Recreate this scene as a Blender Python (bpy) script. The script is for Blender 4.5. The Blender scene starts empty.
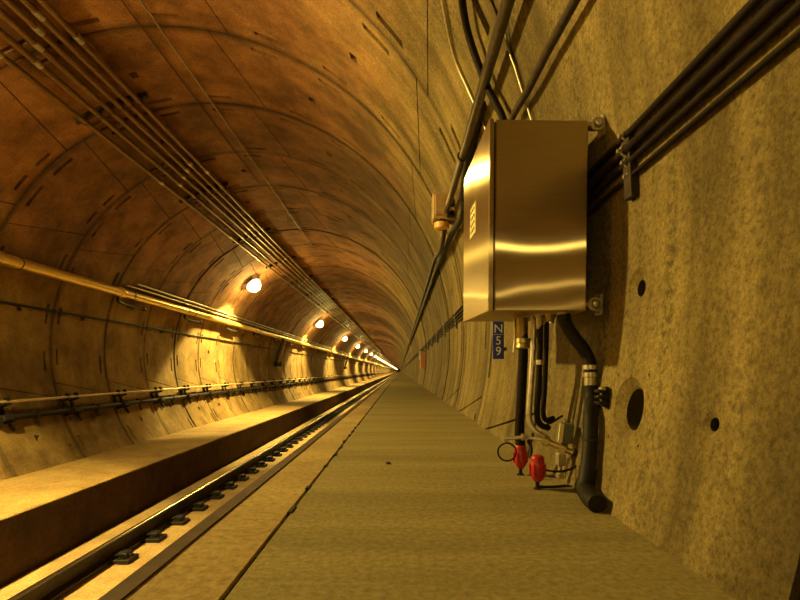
import bpy, math, random
from mathutils import Vector, Matrix
random.seed(7)
PI = math.pi
scene = bpy.context.scene
COL = scene.collection

# ------------------------------------------------------------------ geometry of the place
R = 2.88                       # tunnel lining inner radius
CX, CZ = -2.28, 0.704          # tunnel axis
EYE = Vector((0.0, 0.0, 0.348))
F = 500.0                      # focal length in pixels (800 px wide frame)
VX, VY = 400.0, 371.0
RING = 1.345                   # ring length
Y0 = 0.66                      # a ring joint
YB, YF = -32.0, 900.0          # tunnel extent

def P(px, py, y):
    return Vector(((px - VX) / F * y, y, EYE.z - (py - VY) / F * y))
def W(px, py, off=0.0):
    dx, dz = (px - VX) / F, -(py - VY) / F
    ox, oz = EYE.x - CX, EYE.z - CZ
    a = dx * dx + dz * dz; b = 2 * (ox * dx + oz * dz); c = ox * ox + oz * oz - (R - off) ** 2
    t = (-b + math.sqrt(b * b - 4 * a * c)) / (2 * a)
    return Vector((dx * t, t, EYE.z + dz * t))
def th_of(p):
    a = math.atan2(p.z - CZ, p.x - CX)
    return a if a > -PI / 2 else a + 2 * PI
def TH(px, py): return th_of(W(px, py))
def on(th, y, off=0.0):
    return Vector((CX + (R - off) * math.cos(th), y, CZ + (R - off) * math.sin(th)))

# ------------------------------------------------------------------ mesh builder
class MB:
    def __init__(s): s.v = []; s.f = []; s.m = []
    def add(s, vs, fs, mi=0):
        b = len(s.v); s.v += [Vector(v) for v in vs]
        for f in fs: s.f.append([b + i for i in f]); s.m.append(mi)
    def box(s, c, size, rot=None, bev=0.0, mi=0):
        hx, hy, hz = [q / 2 for q in size]; M = rot or Matrix.Identity(3); c = Vector(c)
        if bev <= 0:
            vs = [c + M @ Vector((x * hx, y * hy, z * hz)) for z in (-1, 1) for y in (-1, 1) for x in (-1, 1)]
            s.add(vs, [(0, 2, 3, 1), (4, 5, 7, 6), (0, 1, 5, 4), (2, 6, 7, 3), (0, 4, 6, 2), (1, 3, 7, 5)], mi); return
        b = min(bev, hx * .9, hy * .9, hz * .9); idx = {}; vs = []
        for sx in (-1, 1):
            for sy in (-1, 1):
                for sz in (-1, 1):
                    for ax in range(3):
                        q = [sx * (hx - b), sy * (hy - b), sz * (hz - b)]
                        q[ax] = (sx * hx, sy * hy, sz * hz)[ax]
                        idx[(sx, sy, sz, ax)] = len(vs); vs.append(c + M @ Vector(q))
        fs = []
        for ax in range(3):
            o1, o2 = (ax + 1) % 3, (ax + 2) % 3
            for sg in (-1, 1):
                q = []
                for a, d in ((-1, -1), (1, -1), (1, 1), (-1, 1)):
                    k = [0, 0, 0]; k[ax] = sg; k[o1] = a; k[o2] = d; q.append(idx[(*k, ax)])
                fs.append(q if sg > 0 else q[::-1])
            for a in (-1, 1):
                for d in (-1, 1):
                    q = []
                    for e, w in ((-1, o1), (1, o1), (1, o2), (-1, o2)):
                        k = [0, 0, 0]; k[ax] = e; k[o1] = a; k[o2] = d; q.append(idx[(*k, w)])
                    fs.append(q if a * d > 0 else q[::-1])
        for sx in (-1, 1):
            for sy in (-1, 1):
                for sz in (-1, 1):
                    q = [idx[(sx, sy, sz, a)] for a in range(3)]
                    fs.append(q if sx * sy * sz > 0 else q[::-1])
        s.add(vs, fs, mi)
    def loft(s, rings, cap=True, mi=0, closed=False):
        n = len(rings[0]); vs = [v for r in rings for v in r]; fs = []
        m = len(rings)
        for i in range(m if closed else m - 1):
            for j in range(n):
                a, b = i * n + j, i * n + (j + 1) % n
                c, d = ((i + 1) % m) * n + (j + 1) % n, ((i + 1) % m) * n + j
                fs.append((a, b, c, d))
        if cap and not closed:
            fs.append(tuple(range(n))[::-1]); fs.append(tuple((m - 1) * n + j for j in range(n)))
        s.add(vs, fs, mi)
    def tube(s, pts, r, seg=12, mi=0, cap=True):
        pts = [Vector(p) for p in pts]; n = len(pts)
        rs = r if isinstance(r, (list, tuple)) else [r] * n
        T = []
        for i in range(n):
            d = pts[min(i + 1, n - 1)] - pts[max(i - 1, 0)]; T.append(d.normalized())
        up = Vector((0, 0, 1)) if abs(T[0].z) < .9 else Vector((1, 0, 0))
        N = (up - T[0] * up.dot(T[0])).normalized(); rings = []
        for i in range(n):
            N = (N - T[i] * N.dot(T[i])).normalized(); B = T[i].cross(N)
            rings.append([pts[i] + (N * math.cos(2 * PI * k / seg) + B * math.sin(2 * PI * k / seg)) * rs[i] for k in range(seg)])
        s.loft(rings, cap, mi)
    def lathe(s, p, axis, prof, seg=16, mi=0):
        # prof: list of (distance along axis, radius)
        p = Vector(p); a = Vector(axis).normalized()
        up = Vector((0, 0, 1)) if abs(a.z) < .9 else Vector((1, 0, 0))
        N = (up - a * up.dot(a)).normalized(); B = a.cross(N)
        rings = [[p + a * d + (N * math.cos(2 * PI * k / seg) + B * math.sin(2 * PI * k / seg)) * max(r, 1e-4) for k in range(seg)] for d, r in prof]
        s.loft(rings, True, mi)
    def torus(s, c, axis, r, rr, seg=24, seg2=8, a0=0, a1=2 * PI):
        c = Vector(c); a = Vector(axis).normalized(); up = Vector((0, 0, 1)) if abs(a.z) < .9 else Vector((1, 0, 0))
        N = (up - a * up.dot(a)).normalized(); B = a.cross(N)
        pts = [c + (N * math.cos(a0 + (a1 - a0) * k / seg) + B * math.sin(a0 + (a1 - a0) * k / seg)) * r for k in range(seg + 1)]
        s.tube(pts, rr, seg2)
    def extrude_y(s, prof, y0, y1, mi=0):      # prof: closed list of (x, z)
        s.loft([[Vector((x, y0, z)) for x, z in prof], [Vector((x, y1, z)) for x, z in prof]], True, mi)
    def build(s, name, mats, parent=None, origin=None, smooth=True, ang=40):
        o = Vector(origin) if origin is not None else (Vector(parent['_o']) if parent is not None and '_o' in parent else Vector((0, 0, 0)))
        me = bpy.data.meshes.new(name)
        me.from_pydata([tuple(v - o) for v in s.v], [], s.f)
        for m in (mats if isinstance(mats, (list, tuple)) else [mats]): me.materials.append(m)
        for p, mi in zip(me.polygons, s.m): p.material_index = mi
        if smooth:
            for p in me.polygons: p.use_smooth = True
            me.set_sharp_from_angle(angle=math.radians(ang))
        import bmesh
        bm = bmesh.new(); bm.from_mesh(me); bmesh.ops.recalc_face_normals(bm, faces=bm.faces[:]); bm.to_mesh(me); bm.free()
        me.update()
        ob = bpy.data.objects.new(name, me); COL.objects.link(ob)
        if parent is not None: ob.parent = parent; ob['_o'] = tuple(o)
        else: ob.location = o
        return ob

def tag(o, label=None, cat=None, group=None, kind=None):
    if label: o['label'] = label
    if cat: o['category'] = cat
    if group: o['group'] = group
    if kind: o['kind'] = kind
    return o
def thing(name, loc, label, cat, group=None):
    e = bpy.data.objects.new(name, None); COL.objects.link(e); e.empty_display_size = .05
    e.location = loc; e['_o'] = tuple(loc)
    return tag(e, label, cat, group)
def copy_tree(o, parent=None):
    c = o.copy(); COL.objects.link(c)
    if parent is not None: c.parent = parent
    for ch in list(KIDS.get(o.name, [])): copy_tree(ch, c)
    return c
KIDS = {}
def kid(parent, o): KIDS.setdefault(parent.name, []).append(o); return o
def spline(pts, n=8):
    pts = [Vector(p) for p in pts]; q = [pts[0]] + pts + [pts[-1]]; out = []
    for i in range(1, len(q) - 2):
        a, b, c, d = q[i - 1], q[i], q[i + 1], q[i + 2]
        for k in range(n):
            t = k / n
            out.append(.5 * ((2 * b) + (c - a) * t + (2 * a - 5 * b + 4 * c - d) * t * t + (3 * b - a - 3 * c + d) * t ** 3))
    out.append(pts[-1]); return out

# ------------------------------------------------------------------ materials
def mat(name):
    m = bpy.data.materials.new(name); m.use_nodes = True
    nt = m.node_tree; b = nt.nodes['Principled BSDF']; return m, nt, b
def concrete(name, c1, c2, c3, stain=(1.2, 1.2, 1.2), grain=45.0, bump=.35, rough=.85, lo=.35, hi=.65, stain_amt=.6, coords='Object', spec=.3):
    m, nt, b = mat(name); N = nt.nodes; L = nt.links
    tc = N.new('ShaderNodeTexCoord'); mp = N.new('ShaderNodeMapping'); mp.inputs['Scale'].default_value = stain
    L.new(tc.outputs[coords], mp.inputs['Vector'])
    n1 = N.new('ShaderNodeTexNoise'); n1.inputs['Scale'].default_value = 1.6; n1.inputs['Detail'].default_value = 9; n1.inputs['Roughness'].default_value = .65
    L.new(mp.outputs[0], n1.inputs['Vector'])
    r1 = N.new('ShaderNodeValToRGB'); r1.color_ramp.elements[0].position = lo; r1.color_ramp.elements[1].position = hi
    r1.color_ramp.elements[0].color = (*c2, 1); r1.color_ramp.elements[1].color = (*c1, 1)
    L.new(n1.outputs['Fac'], r1.inputs[0])
    n2 = N.new('ShaderNodeTexNoise'); n2.inputs['Scale'].default_value = grain; n2.inputs['Detail'].default_value = 6; n2.inputs['Roughness'].default_value = .75
    L.new(tc.outputs[coords], n2.inputs['Vector'])
    r2 = N.new('ShaderNodeValToRGB'); r2.color_ramp.elements[0].position = .33; r2.color_ramp.elements[1].position = .62
    r2.color_ramp.elements[0].color = (.45, .42, .40, 1); r2.color_ramp.elements[1].color = (1.12, 1.1, 1.05, 1)
    L.new(n2.outputs['Fac'], r2.inputs[0])
    mx = N.new('ShaderNodeMix'); mx.data_type = 'RGBA'; mx.blend_type = 'MULTIPLY'; mx.inputs[0].default_value = .8
    L.new(r1.outputs[0], mx.inputs[6]); L.new(r2.outputs[0], mx.inputs[7])
    n3 = N.new('ShaderNodeTexNoise'); n3.inputs['Scale'].default_value = 4.3; n3.inputs['Detail'].default_value = 10; n3.inputs['Roughness'].default_value = .7
    L.new(mp.outputs[0], n3.inputs['Vector'])
    r3 = N.new('ShaderNodeValToRGB'); r3.color_ramp.elements[0].position = .52; r3.color_ramp.elements[1].position = .72
    L.new(n3.outputs['Fac'], r3.inputs[0])
    mu = N.new('ShaderNodeMath'); mu.operation = 'MULTIPLY'; mu.inputs[1].default_value = stain_amt; L.new(r3.outputs[0], mu.inputs[0])
    mx2 = N.new('ShaderNodeMix'); mx2.data_type = 'RGBA'; L.new(mu.outputs[0], mx2.inputs[0])
    L.new(mx.outputs[2], mx2.inputs[6]); mx2.inputs[7].default_value = (*c3, 1)
    L.new(mx2.outputs[2], b.inputs['Base Color'])
    b.inputs['Roughness'].default_value = rough; b.inputs['Specular IOR Level'].default_value = spec
    bp = N.new('ShaderNodeBump'); bp.inputs['Strength'].default_value = bump; bp.inputs['Distance'].default_value = .01
    ad = N.new('ShaderNodeMath'); ad.operation = 'ADD'; L.new(n2.outputs['Fac'], ad.inputs[0]); L.new(n3.outputs['Fac'], ad.inputs[1])
    L.new(ad.outputs[0], bp.inputs['Height']); L.new(bp.outputs[0], b.inputs['Normal'])
    return m
def plain(name, c, rough=.5, metal=0.0, var=.25, scale=25, spec=.5, emit=None, es=0, bump=0.0):
    m, nt, b = mat(name); N = nt.nodes; L = nt.links
    tc = N.new('ShaderNodeTexCoord'); n = N.new('ShaderNodeTexNoise'); n.inputs['Scale'].default_value = scale; n.inputs['Detail'].default_value = 5
    L.new(tc.outputs['Object'], n.inputs['Vector'])
    r = N.new('ShaderNodeValToRGB'); r.color_ramp.elements[0].position = .3; r.color_ramp.elements[1].position = .7
    r.color_ramp.elements[0].color = (*[q * (1 - var) for q in c], 1); r.color_ramp.elements[1].color = (*[min(1, q * (1 + var)) for q in c], 1)
    L.new(n.outputs['Fac'], r.inputs[0]); L.new(r.outputs[0], b.inputs['Base Color'])
    b.inputs['Roughness'].default_value = rough; b.inputs['Metallic'].default_value = metal; b.inputs['Specular IOR Level'].default_value = spec
    if bump:
        bp = N.new('ShaderNodeBump'); bp.inputs['Strength'].default_value = bump; bp.inputs['Distance'].default_value = .004
        L.new(n.outputs['Fac'], bp.inputs['Height']); L.new(bp.outputs[0], b.inputs['Normal'])
    if emit:
        b.inputs['Emission Color'].default_value = (*emit, 1); b.inputs['Emission Strength'].default_value = es
    return m
def brushed(name, c, rough, aniso, wav=.0016):
    m, nt, b = mat(name); N = nt.nodes; L = nt.links
    tc = N.new('ShaderNodeTexCoord')
    mp = N.new('ShaderNodeMapping'); mp.inputs['Scale'].default_value = (6, 6, 160); L.new(tc.outputs['Object'], mp.inputs['Vector'])
    n = N.new('ShaderNodeTexNoise'); n.inputs['Scale'].default_value = 1.5; n.inputs['Detail'].default_value = 4; L.new(mp.outputs[0], n.inputs['Vector'])
    r = N.new('ShaderNodeValToRGB'); r.color_ramp.elements[0].color = (*[q * .82 for q in c], 1); r.color_ramp.elements[1].color = (*[min(1, q * 1.1) for q in c], 1)
    L.new(n.outputs['Fac'], r.inputs[0]); L.new(r.outputs[0], b.inputs['Base Color'])
    b.inputs['Metallic'].default_value = 1; b.inputs['Roughness'].default_value = .36
    t = N.new('ShaderNodeTangent'); t.direction_type = 'RADIAL'; t.axis = 'Z'
    g = N.new('ShaderNodeBsdfAnisotropic'); g.distribution = 'GGX'; L.new(r.outputs[0], g.inputs['Color'])
    g.inputs['Roughness'].default_value = rough; g.inputs['Anisotropy'].default_value = aniso; L.new(t.outputs[0], g.inputs['Tangent'])
    ms = N.new('ShaderNodeMixShader'); ms.inputs[0].default_value = .72
    L.new(b.outputs[0], ms.inputs[1]); L.new(g.outputs[0], ms.inputs[2]); L.new(ms.outputs[0], N['Material Output'].inputs['Surface'])
    w = N.new('ShaderNodeTexNoise'); w.inputs['Scale'].default_value = 2.8; w.inputs['Detail'].default_value = 1.0; L.new(tc.outputs['Object'], w.inputs['Vector'])
    bp = N.new('ShaderNodeBump'); bp.inputs['Strength'].default_value = 1.0; bp.inputs['Distance'].default_value = wav
    L.new(w.outputs['Fac'], bp.inputs['Height'])
    L.new(bp.outputs[0], b.inputs['Normal']); L.new(bp.outputs[0], g.inputs['Normal'])
    return m

M = {}
def lining_mat():
    m, nt, b = mat('tunnel_lining_concrete'); N = nt.nodes; L = nt.links
    tc = N.new('ShaderNodeTexCoord')
    def noise(sc, det, ro, vec=None):
        n = N.new('ShaderNodeTexNoise'); n.inputs['Scale'].default_value = sc; n.inputs['Detail'].default_value = det; n.inputs['Roughness'].default_value = ro
        L.new(vec or tc.outputs['Object'], n.inputs['Vector']); return n.outputs['Fac']
    def ramp(f, p0, c0, p1, c1):
        q = N.new('ShaderNodeValToRGB'); q.color_ramp.elements[0].position = p0; q.color_ramp.elements[1].position = p1
        q.color_ramp.elements[0].color = (*c0, 1); q.color_ramp.elements[1].color = (*c1, 1); L.new(f, q.inputs[0]); return q.outputs[0]
    def mth(op, a, b_=None):
        q = N.new('ShaderNodeMath'); q.operation = op
        for i_, v in enumerate((a, b_)):
            if v is None: continue
            if isinstance(v, (int, float)): q.inputs[i_].default_value = v
            else: L.new(v, q.inputs[i_])
        return q.outputs[0]
    def mix(f, a, b_, bt='MIX'):
        q = N.new('ShaderNodeMix'); q.data_type = 'RGBA'; q.blend_type = bt
        if isinstance(f, (int, float)): q.inputs[0].default_value = f
        else: L.new(f, q.inputs[0])
        for i_, v in ((6, a), (7, b_)):
            if isinstance(v, tuple): q.inputs[i_].default_value = (*v, 1)
            else: L.new(v, q.inputs[i_])
        return q.outputs[2]
    sx = N.new('ShaderNodeSeparateXYZ'); L.new(tc.outputs['Object'], sx.inputs[0])
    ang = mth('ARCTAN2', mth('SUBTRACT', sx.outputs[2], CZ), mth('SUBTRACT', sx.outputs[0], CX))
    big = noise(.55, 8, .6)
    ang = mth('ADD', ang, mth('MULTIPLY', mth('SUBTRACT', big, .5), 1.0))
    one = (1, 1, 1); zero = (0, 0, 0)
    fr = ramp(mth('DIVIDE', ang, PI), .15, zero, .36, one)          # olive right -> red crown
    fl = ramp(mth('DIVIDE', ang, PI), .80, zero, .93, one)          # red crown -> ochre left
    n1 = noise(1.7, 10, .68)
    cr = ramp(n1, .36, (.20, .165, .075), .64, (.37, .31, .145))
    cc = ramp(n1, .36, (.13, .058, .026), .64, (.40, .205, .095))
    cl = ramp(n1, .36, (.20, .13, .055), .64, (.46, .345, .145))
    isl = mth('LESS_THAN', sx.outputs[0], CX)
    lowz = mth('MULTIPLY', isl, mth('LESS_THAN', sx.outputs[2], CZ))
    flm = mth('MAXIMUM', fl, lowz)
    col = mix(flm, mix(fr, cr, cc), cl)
    # damp dark runs and blotches
    mp = N.new('ShaderNodeMapping'); mp.inputs['Scale'].default_value = (1.5, 2.4, .6); L.new(tc.outputs['Object'], mp.inputs['Vector'])
    n3 = noise(3.2, 11, .72, mp.outputs[0])
    col = mix(mth('MULTIPLY', ramp(n3, .48, zero, .74, one), .5), col, mix(.5, (.09, .06, .03), mix(.25, col, (.05, .03, .02))))
    n2 = noise(75, 8, .85)
    col = mix(.85, col, ramp(n2, .36, (.25, .22, .19), .58, (1.2, 1.17, 1.1)), 'MULTIPLY')
    n4 = noise(5.5, 8, .7)
    col = mix(.25, col, ramp(n4, .36, (.6, .55, .5), .62, (1.15, 1.12, 1.05)), 'MULTIPLY')
    mc = N.new('ShaderNodeMapping'); mc.inputs['Scale'].default_value = (1.0, 3.4, .16); L.new(tc.outputs['Object'], mc.inputs['Vector'])
    cf = mth('SUBTRACT', .8, mth('MULTIPLY', fr, .55)); cf = mth('MULTIPLY', cf, mth('SUBTRACT', 1.0, mth('MULTIPLY', isl, .75)))
    col = mix(cf, col, ramp(noise(1.5, 4, .55, mc.outputs[0]), .38, (.42, .39, .35), .60, (1.12, 1.1, 1.08)), 'MULTIPLY')
    col = mix(ramp(noise(120, 3, .6), .60, zero, .70, one), col, mix(.5, col, (.03, .022, .014)))
    mk = N.new('ShaderNodeMapping'); mk.inputs['Scale'].default_value = (1.0, 3.0, .12); mk.inputs['Location'].default_value = (.3, .35, 0); L.new(tc.outputs['Object'], mk.inputs['Vector'])
    streak = mth('MULTIPLY', ramp(noise(2.4, 3, .5, mk.outputs[0]), .50, zero, .62, one), ramp(noise(48, 5, .7), .47, zero, .58, one))
    streak = mth('MULTIPLY', streak, mth('SUBTRACT', .75, mth('MULTIPLY', fr, .75)))
    streak = mth('MULTIPLY', streak, mth('SUBTRACT', 1.0, isl))
    col = mix(streak, col, (.05, .04, .02))
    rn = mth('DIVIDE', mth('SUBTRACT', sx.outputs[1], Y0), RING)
    wn = N.new('ShaderNodeTexWhiteNoise'); wn.noise_dimensions = '1D'; L.new(mth('FLOOR', rn), wn.inputs['W'])
    col = mix(.55, col, ramp(wn.outputs['Value'], 0.0, (.62, .60, .58), 1.0, (1.2, 1.17, 1.12)), 'MULTIPLY')
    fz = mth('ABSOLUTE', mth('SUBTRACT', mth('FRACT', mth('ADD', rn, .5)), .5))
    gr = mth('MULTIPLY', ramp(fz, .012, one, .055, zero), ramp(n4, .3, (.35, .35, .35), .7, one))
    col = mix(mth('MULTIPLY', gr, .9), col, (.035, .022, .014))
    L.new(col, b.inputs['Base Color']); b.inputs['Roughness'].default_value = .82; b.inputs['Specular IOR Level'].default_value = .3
    bp = N.new('ShaderNodeBump'); bp.inputs['Strength'].default_value = .45; bp.inputs['Distance'].default_value = .012
    L.new(mth('ADD', n2, n3), bp.inputs['Height']); L.new(bp.outputs[0], b.inputs['Normal'])
    return m
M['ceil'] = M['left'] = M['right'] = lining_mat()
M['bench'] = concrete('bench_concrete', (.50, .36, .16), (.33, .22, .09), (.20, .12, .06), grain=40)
M['gap'] = plain('joint_gap_bore_shade', (.05, .035, .02), .95)
M['walk'] = concrete('trowelled_concrete', (.35, .30, .145), (.22, .19, .085), (.15, .125, .06), stain=(.35, 2.6, 1), grain=70, bump=.2, stain_amt=.5, rough=.75)
M['curb'] = concrete('pale_kerb_concrete', (.50, .40, .19), (.34, .25, .11), (.22, .15, .07), grain=50, bump=.25)
M['benchface'] = concrete('rusty_shaded_bench_face', (.10, .055, .03), (.05, .027, .016), (.15, .06, .025), grain=30)  # rust blotches; base darkened to paint in the shade on this face
M['slab'] = concrete('track_slab_concrete', (.56, .42, .22), (.38, .26, .13), (.22, .14, .08), grain=40)
M['steel'] = brushed('brushed_stainless', (.56, .46, .32), .17, -.92, .0036)
M['door_steel'] = brushed('brushed_stainless_door', (.70, .58, .36), .29, -.90, .0015)
M['galv'] = plain('galvanised_steel', (.55, .52, .46), .38, .85, .2, 40)
M['zinc'] = plain('dull_zinc_conduit', (.50, .44, .34), .45, .7, .2, 30)
M['litpipe'] = plain('yellowish_lit_pipe', (.95, .70, .24), .34, .75, .1, 18, .6)  # lamp light on the pipe is put into this bright yellow colour
M['black'] = plain('black_rubber', (.013, .011, .011), .6, 0, .3, 40, .25)
M['blackcond'] = plain('black_coated_conduit', (.015, .010, .010), .6, .0, .3, 30, .12)
M['darksteel'] = plain('dark_steel', (.05, .036, .03), .55, .6, .4, 30)
M['rust'] = plain('rusty_steel', (.10, .05, .03), .7, .3, .5, 30, bump=.3)
M['railside'] = plain('dark_oily_rail_steel', (.022, .014, .010), .6, .2, .5, 20)
M['edgesteel'] = plain('dark_brown_edge_steel', (.06, .032, .018), .65, .2, .4, 20)
M['palepipe'] = plain('pale_worn_pipe', (.70, .58, .36), .45, .2, .12, 20)
M['railtop'] = plain('polished_rail_steel', (.80, .74, .62), .25, 1, .1, 10)
M['ceilpipe'] = plain('brown_coated_conduit', (.20, .115, .055), .40, .35, .2, 30)
M['darkgalv'] = plain('weathered_galvanised', (.13, .11, .095), .34, .7, .25, 30)
M['brass'] = plain('brass', (.50, .40, .20), .42, .9, .2, 40)
M['red'] = plain('red_plastic', (.42, .02, .018), .42, 0, .2, 30)
M['blue'] = plain('blue_enamel', (.018, .045, .55), .35, 0, .1, 30)
M['white'] = plain('white_lettering', (.8, .8, .78), .5, 0, .05)
M['grey'] = plain('grey_blue_plastic', (.12, .14, .13), .5, 0, .2, 30)
M['tan'] = plain('tan_painted_box', (.36, .23, .11), .5, .1, .2, 30)
M['amber'] = plain('amber_plastic', (.75, .45, .12), .4, 0, .1)
M['plate'] = plain('stamped_plate', (.85, .76, .42), .5, .1, .1)
M['pink'] = plain('pinkish_red_paint', (.6, .27, .18), .5, 0, .15)
M['lens'] = plain('sodium_lamp_glass', (1, .9, .6), .3, 0, .02, emit=(1.0, .74, .30), es=16)

# ------------------------------------------------------------------ tunnel lining, ring by ring
def lerp(a, b, t): return a + (b - a) * t
D = math.radians
# longitudinal joints (angle at the near edge, angle at the far edge) in degrees, the same on every ring
JOINTS = [(-60, -60), (-10.5, -15.5), (34, 31), (80.5, 76.5), (122.5, 127), (150, 145), (190.5, 195), (238, 236)]
lin = {'wall_left': MB(), 'ceiling': MB(), 'wall_right': MB()}
TMIN, TMAX = D(-22), D(219)
DEP = .066
def patch(mb, y0, y1, a, b, pockets, holes=(), step=4.0, lip0=0.0, lip1=0.0):
    # a, b: (theta at y0, theta at y1) of the two longitudinal joints
    g = .011; y0 += g; y1 -= g
    am = .5 * (a[0] + a[1]); bm = .5 * (b[0] + b[1]); n = max(2, int(math.ceil(math.degrees(bm - am) / step)))
    sc = [i / n for i in range(n + 1)]; vc = [0.0, 1.0]
    for (s0, s1, v0, v1) in list(pockets) + list(holes): sc += [s0, s1]; vc += [v0, v1]
    def uniq(l):
        l = sorted(l); o = [l[0]]
        for q in l[1:]:
            if q - o[-1] > 1e-4: o.append(q)
        return o
    sc = uniq(sc); vc = uniq(vc); ga = .006 / R; vid = {}
    def vert(i, j, lev):
        k = (i, j, lev)
        if k not in vid:
            v = vc[j]; t0 = lerp(a[0], a[1], v) + ga; t1 = lerp(b[0], b[1], v) - ga
            th = lerp(t0, t1, sc[i]); rr = R + lerp(lip0, lip1, v) + (0, DEP, .19)[lev]
            vid[k] = len(mb.v); mb.v.append(Vector((CX + rr * math.cos(th), lerp(y0, y1, v), CZ + rr * math.sin(th))))
        return vid[k]
    def inside(lst, i, j):
        s = .5 * (sc[i] + sc[i + 1]); v = .5 * (vc[j] + vc[j + 1])
        return any(q[0] < s < q[1] and q[2] < v < q[3] for q in lst)
    ni, nj = len(sc) - 1, len(vc) - 1
    lev = [[-1 if inside(holes, i, j) else (1 if inside(pockets, i, j) else 0) for j in range(nj)] for i in range(ni)]
    def face(q): mb.f.append(q); mb.m.append(0)
    for i in range(ni):
        for j in range(nj):
            l = lev[i][j]
            if l < 0: continue
            face([vert(i, j, l), vert(i, j + 1, l), vert(i + 1, j + 1, l), vert(i + 1, j, l)])
            for di, dj, e in ((1, 0, ((i + 1, j), (i + 1, j + 1))), (0, 1, ((i + 1, j + 1), (i, j + 1)))):
                ii, jj = i + di, j + dj
                if ii < ni and jj < nj and lev[ii][jj] >= 0 and lev[ii][jj] != l:
                    p, q = e; face([vert(*p, 0), vert(*q, 0), vert(*q, 1), vert(*p, 1)])
    for i in range(ni):
        for j in (0, nj): face([vert(i, j, 0), vert(i + 1, j, 0), vert(i + 1, j, 2), vert(i, j, 2)])
    for j in range(nj):
        for i in (0, ni): face([vert(i, j, 0), vert(i, j + 1, 0), vert(i, j + 1, 2), vert(i, j, 2)])
def side_of(t):
    return 'wall_right' if t < D(44) else ('ceiling' if t < D(146) else 'wall_left')

def hole_fill(mb, c_th, c_y, ha, hy, prof):
    # ring-shaped recess on the lining: square collar, then circles (radius, depth) inwards
    n = 40; rows = []
    def pt(u, w, d):
        th = c_th + u / R; return Vector((CX + (R + d) * math.cos(th), c_y + w, CZ + (R + d) * math.sin(th)))
    sq = []
    for k in range(n):
        an = 2 * PI * (k + .5) / n; c, s_ = math.cos(an), math.sin(an); m = max(abs(c), abs(s_)); sq.append(pt(c / m * ha, s_ / m * hy, 0))
    rows.append(sq)
    for r, d in prof: rows.append([pt(math.cos(2 * PI * (k + .5) / n) * r, math.sin(2 * PI * (k + .5) / n) * r, d) for k in range(n)])
    vs = [v for r in rows for v in r]; fs = []
    for i in range(len(rows) - 1):
        for k in range(n): fs.append((i * n + k, i * n + (k + 1) % n, (i + 1) * n + (k + 1) % n, (i + 1) * n + k))
    nin = (len(rows) - 2) * n; mb.add(vs, fs[:nin])
    fs = fs[nin:] + [tuple((len(rows) - 1) * n + k for k in range(n))]; mb.add(vs, fs, 1)  # bore faces take the dark gap material, painting in the hole's shade

HOLES = []   # (theta, y, half-arc, half-y, profile)
for px, py, prof, h in ((638, 288, [(.052, 0), (.046, .004), (.021, .009), (.019, .16)], .06),
                        (628, 408, [(.078, 0), (.070, .008), (.052, .022), (.048, .17)], .086),
                        (711, 424, [(.024, 0), (.013, .007), (.010, .08)], .028)):
    w = W(px, py); HOLES.append((th_of(w), w.y, h, h, prof))

k0 = int(math.floor((YB - Y0) / RING)); k1 = int(math.ceil((YF - Y0) / RING))
for k in range(k0, k1):
    y0, y1 = Y0 + k * RING, Y0 + (k + 1) * RING
    js = [(-60, -60), (-20, -20)] + [(.5 * sum(q),) * 2 for q in JOINTS[2:]] if -2 <= k <= 0 else JOINTS; lip = random.uniform(-.007, .007); lip2 = lip + random.uniform(-.005, .005)
    for A, B in zip(js[:-1], js[1:]):
        A = (D(A[0]), D(A[1])); B = (D(B[0]), D(B[1]))
        mid = .5 * (sum(A) + sum(B)) / 2
        if B[0] < TMIN or A[0] > TMAX: continue
        A = (max(A[0], TMIN), max(A[1], TMIN)); B = (min(B[0], TMAX), min(B[1], TMAX))
        arc = R * (.5 * (sum(B) - sum(A)))
        if arc < .1: continue
        mb = lin[side_of(.5 * (sum(A) + sum(B)) / 1 / 2)]
        near_right = (-2 <= k <= 0) and B[0] < D(60)

        pk = []; hl = []
        if k < 42 and k >= -6 and not near_right:
            fr = (.2, .5, .8) if arc > 1.6 else ((.3, .7) if arc > .7 else (.5,))
            hw = .135 / arc
            for f in fr:
                f2 = f + random.uniform(-.02, .02)
                if random.random() < (.45 if A[0] > D(180) else .85): pk.append((f2 - hw, f2 + hw, .075, .118))
                if random.random() < (.45 if A[0] > D(180) else .85): pk.append((f2 - hw, f2 + hw, .882, .925))
            if arc > 1.2:
                f = random.choice((.35, .5, .65)); q = .04 / arc; pk.append((f - q, f + q, .47, .54))
        if near_right:
            for (t, y, ha, hy, prof) in HOLES:
                if y0 < y < y1 and A[0] < t < B[0]:
                    LV = RING - .022; v = (y - y0 - .011) / LV; t0, t1 = A[0] + .006 / R, B[0] - .006 / R
                    # keep the collar square in s by using the mid-line
                    s = (t - t0) / (t1 - t0); hl.append((s - ha / R / (t1 - t0), s + ha / R / (t1 - t0), v - hy / LV, v + hy / LV))
        patch(mb, y0, y1, A, B, pk, hl, 4.0 if k < 60 else 8.0, 0 if near_right else lip, 0 if near_right else lip2)
for (t, y, ha, hy, prof) in HOLES: hole_fill(lin['wall_right'], t, y, ha * 1.01, hy * 1.01, prof)
for nm, (t0, t1) in {'wall_left': (D(146), TMAX), 'ceiling': (D(44), D(146)), 'wall_right': (TMIN, D(44))}.items():
    n = 24; rr = R + .185; vs = []
    for i in range(n + 1):
        t = lerp(t0, t1, i / n)
        for y in (YB - 1, YF + 1): vs.append(Vector((CX + rr * math.cos(t), y, CZ + rr * math.sin(t))))
    lin[nm].add(vs, [(2 * i, 2 * i + 1, 2 * i + 3, 2 * i + 2) for i in range(n)], 1)
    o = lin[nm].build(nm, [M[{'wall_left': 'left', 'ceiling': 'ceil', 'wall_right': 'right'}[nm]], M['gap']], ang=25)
    tag(o, kind='structure')

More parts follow.
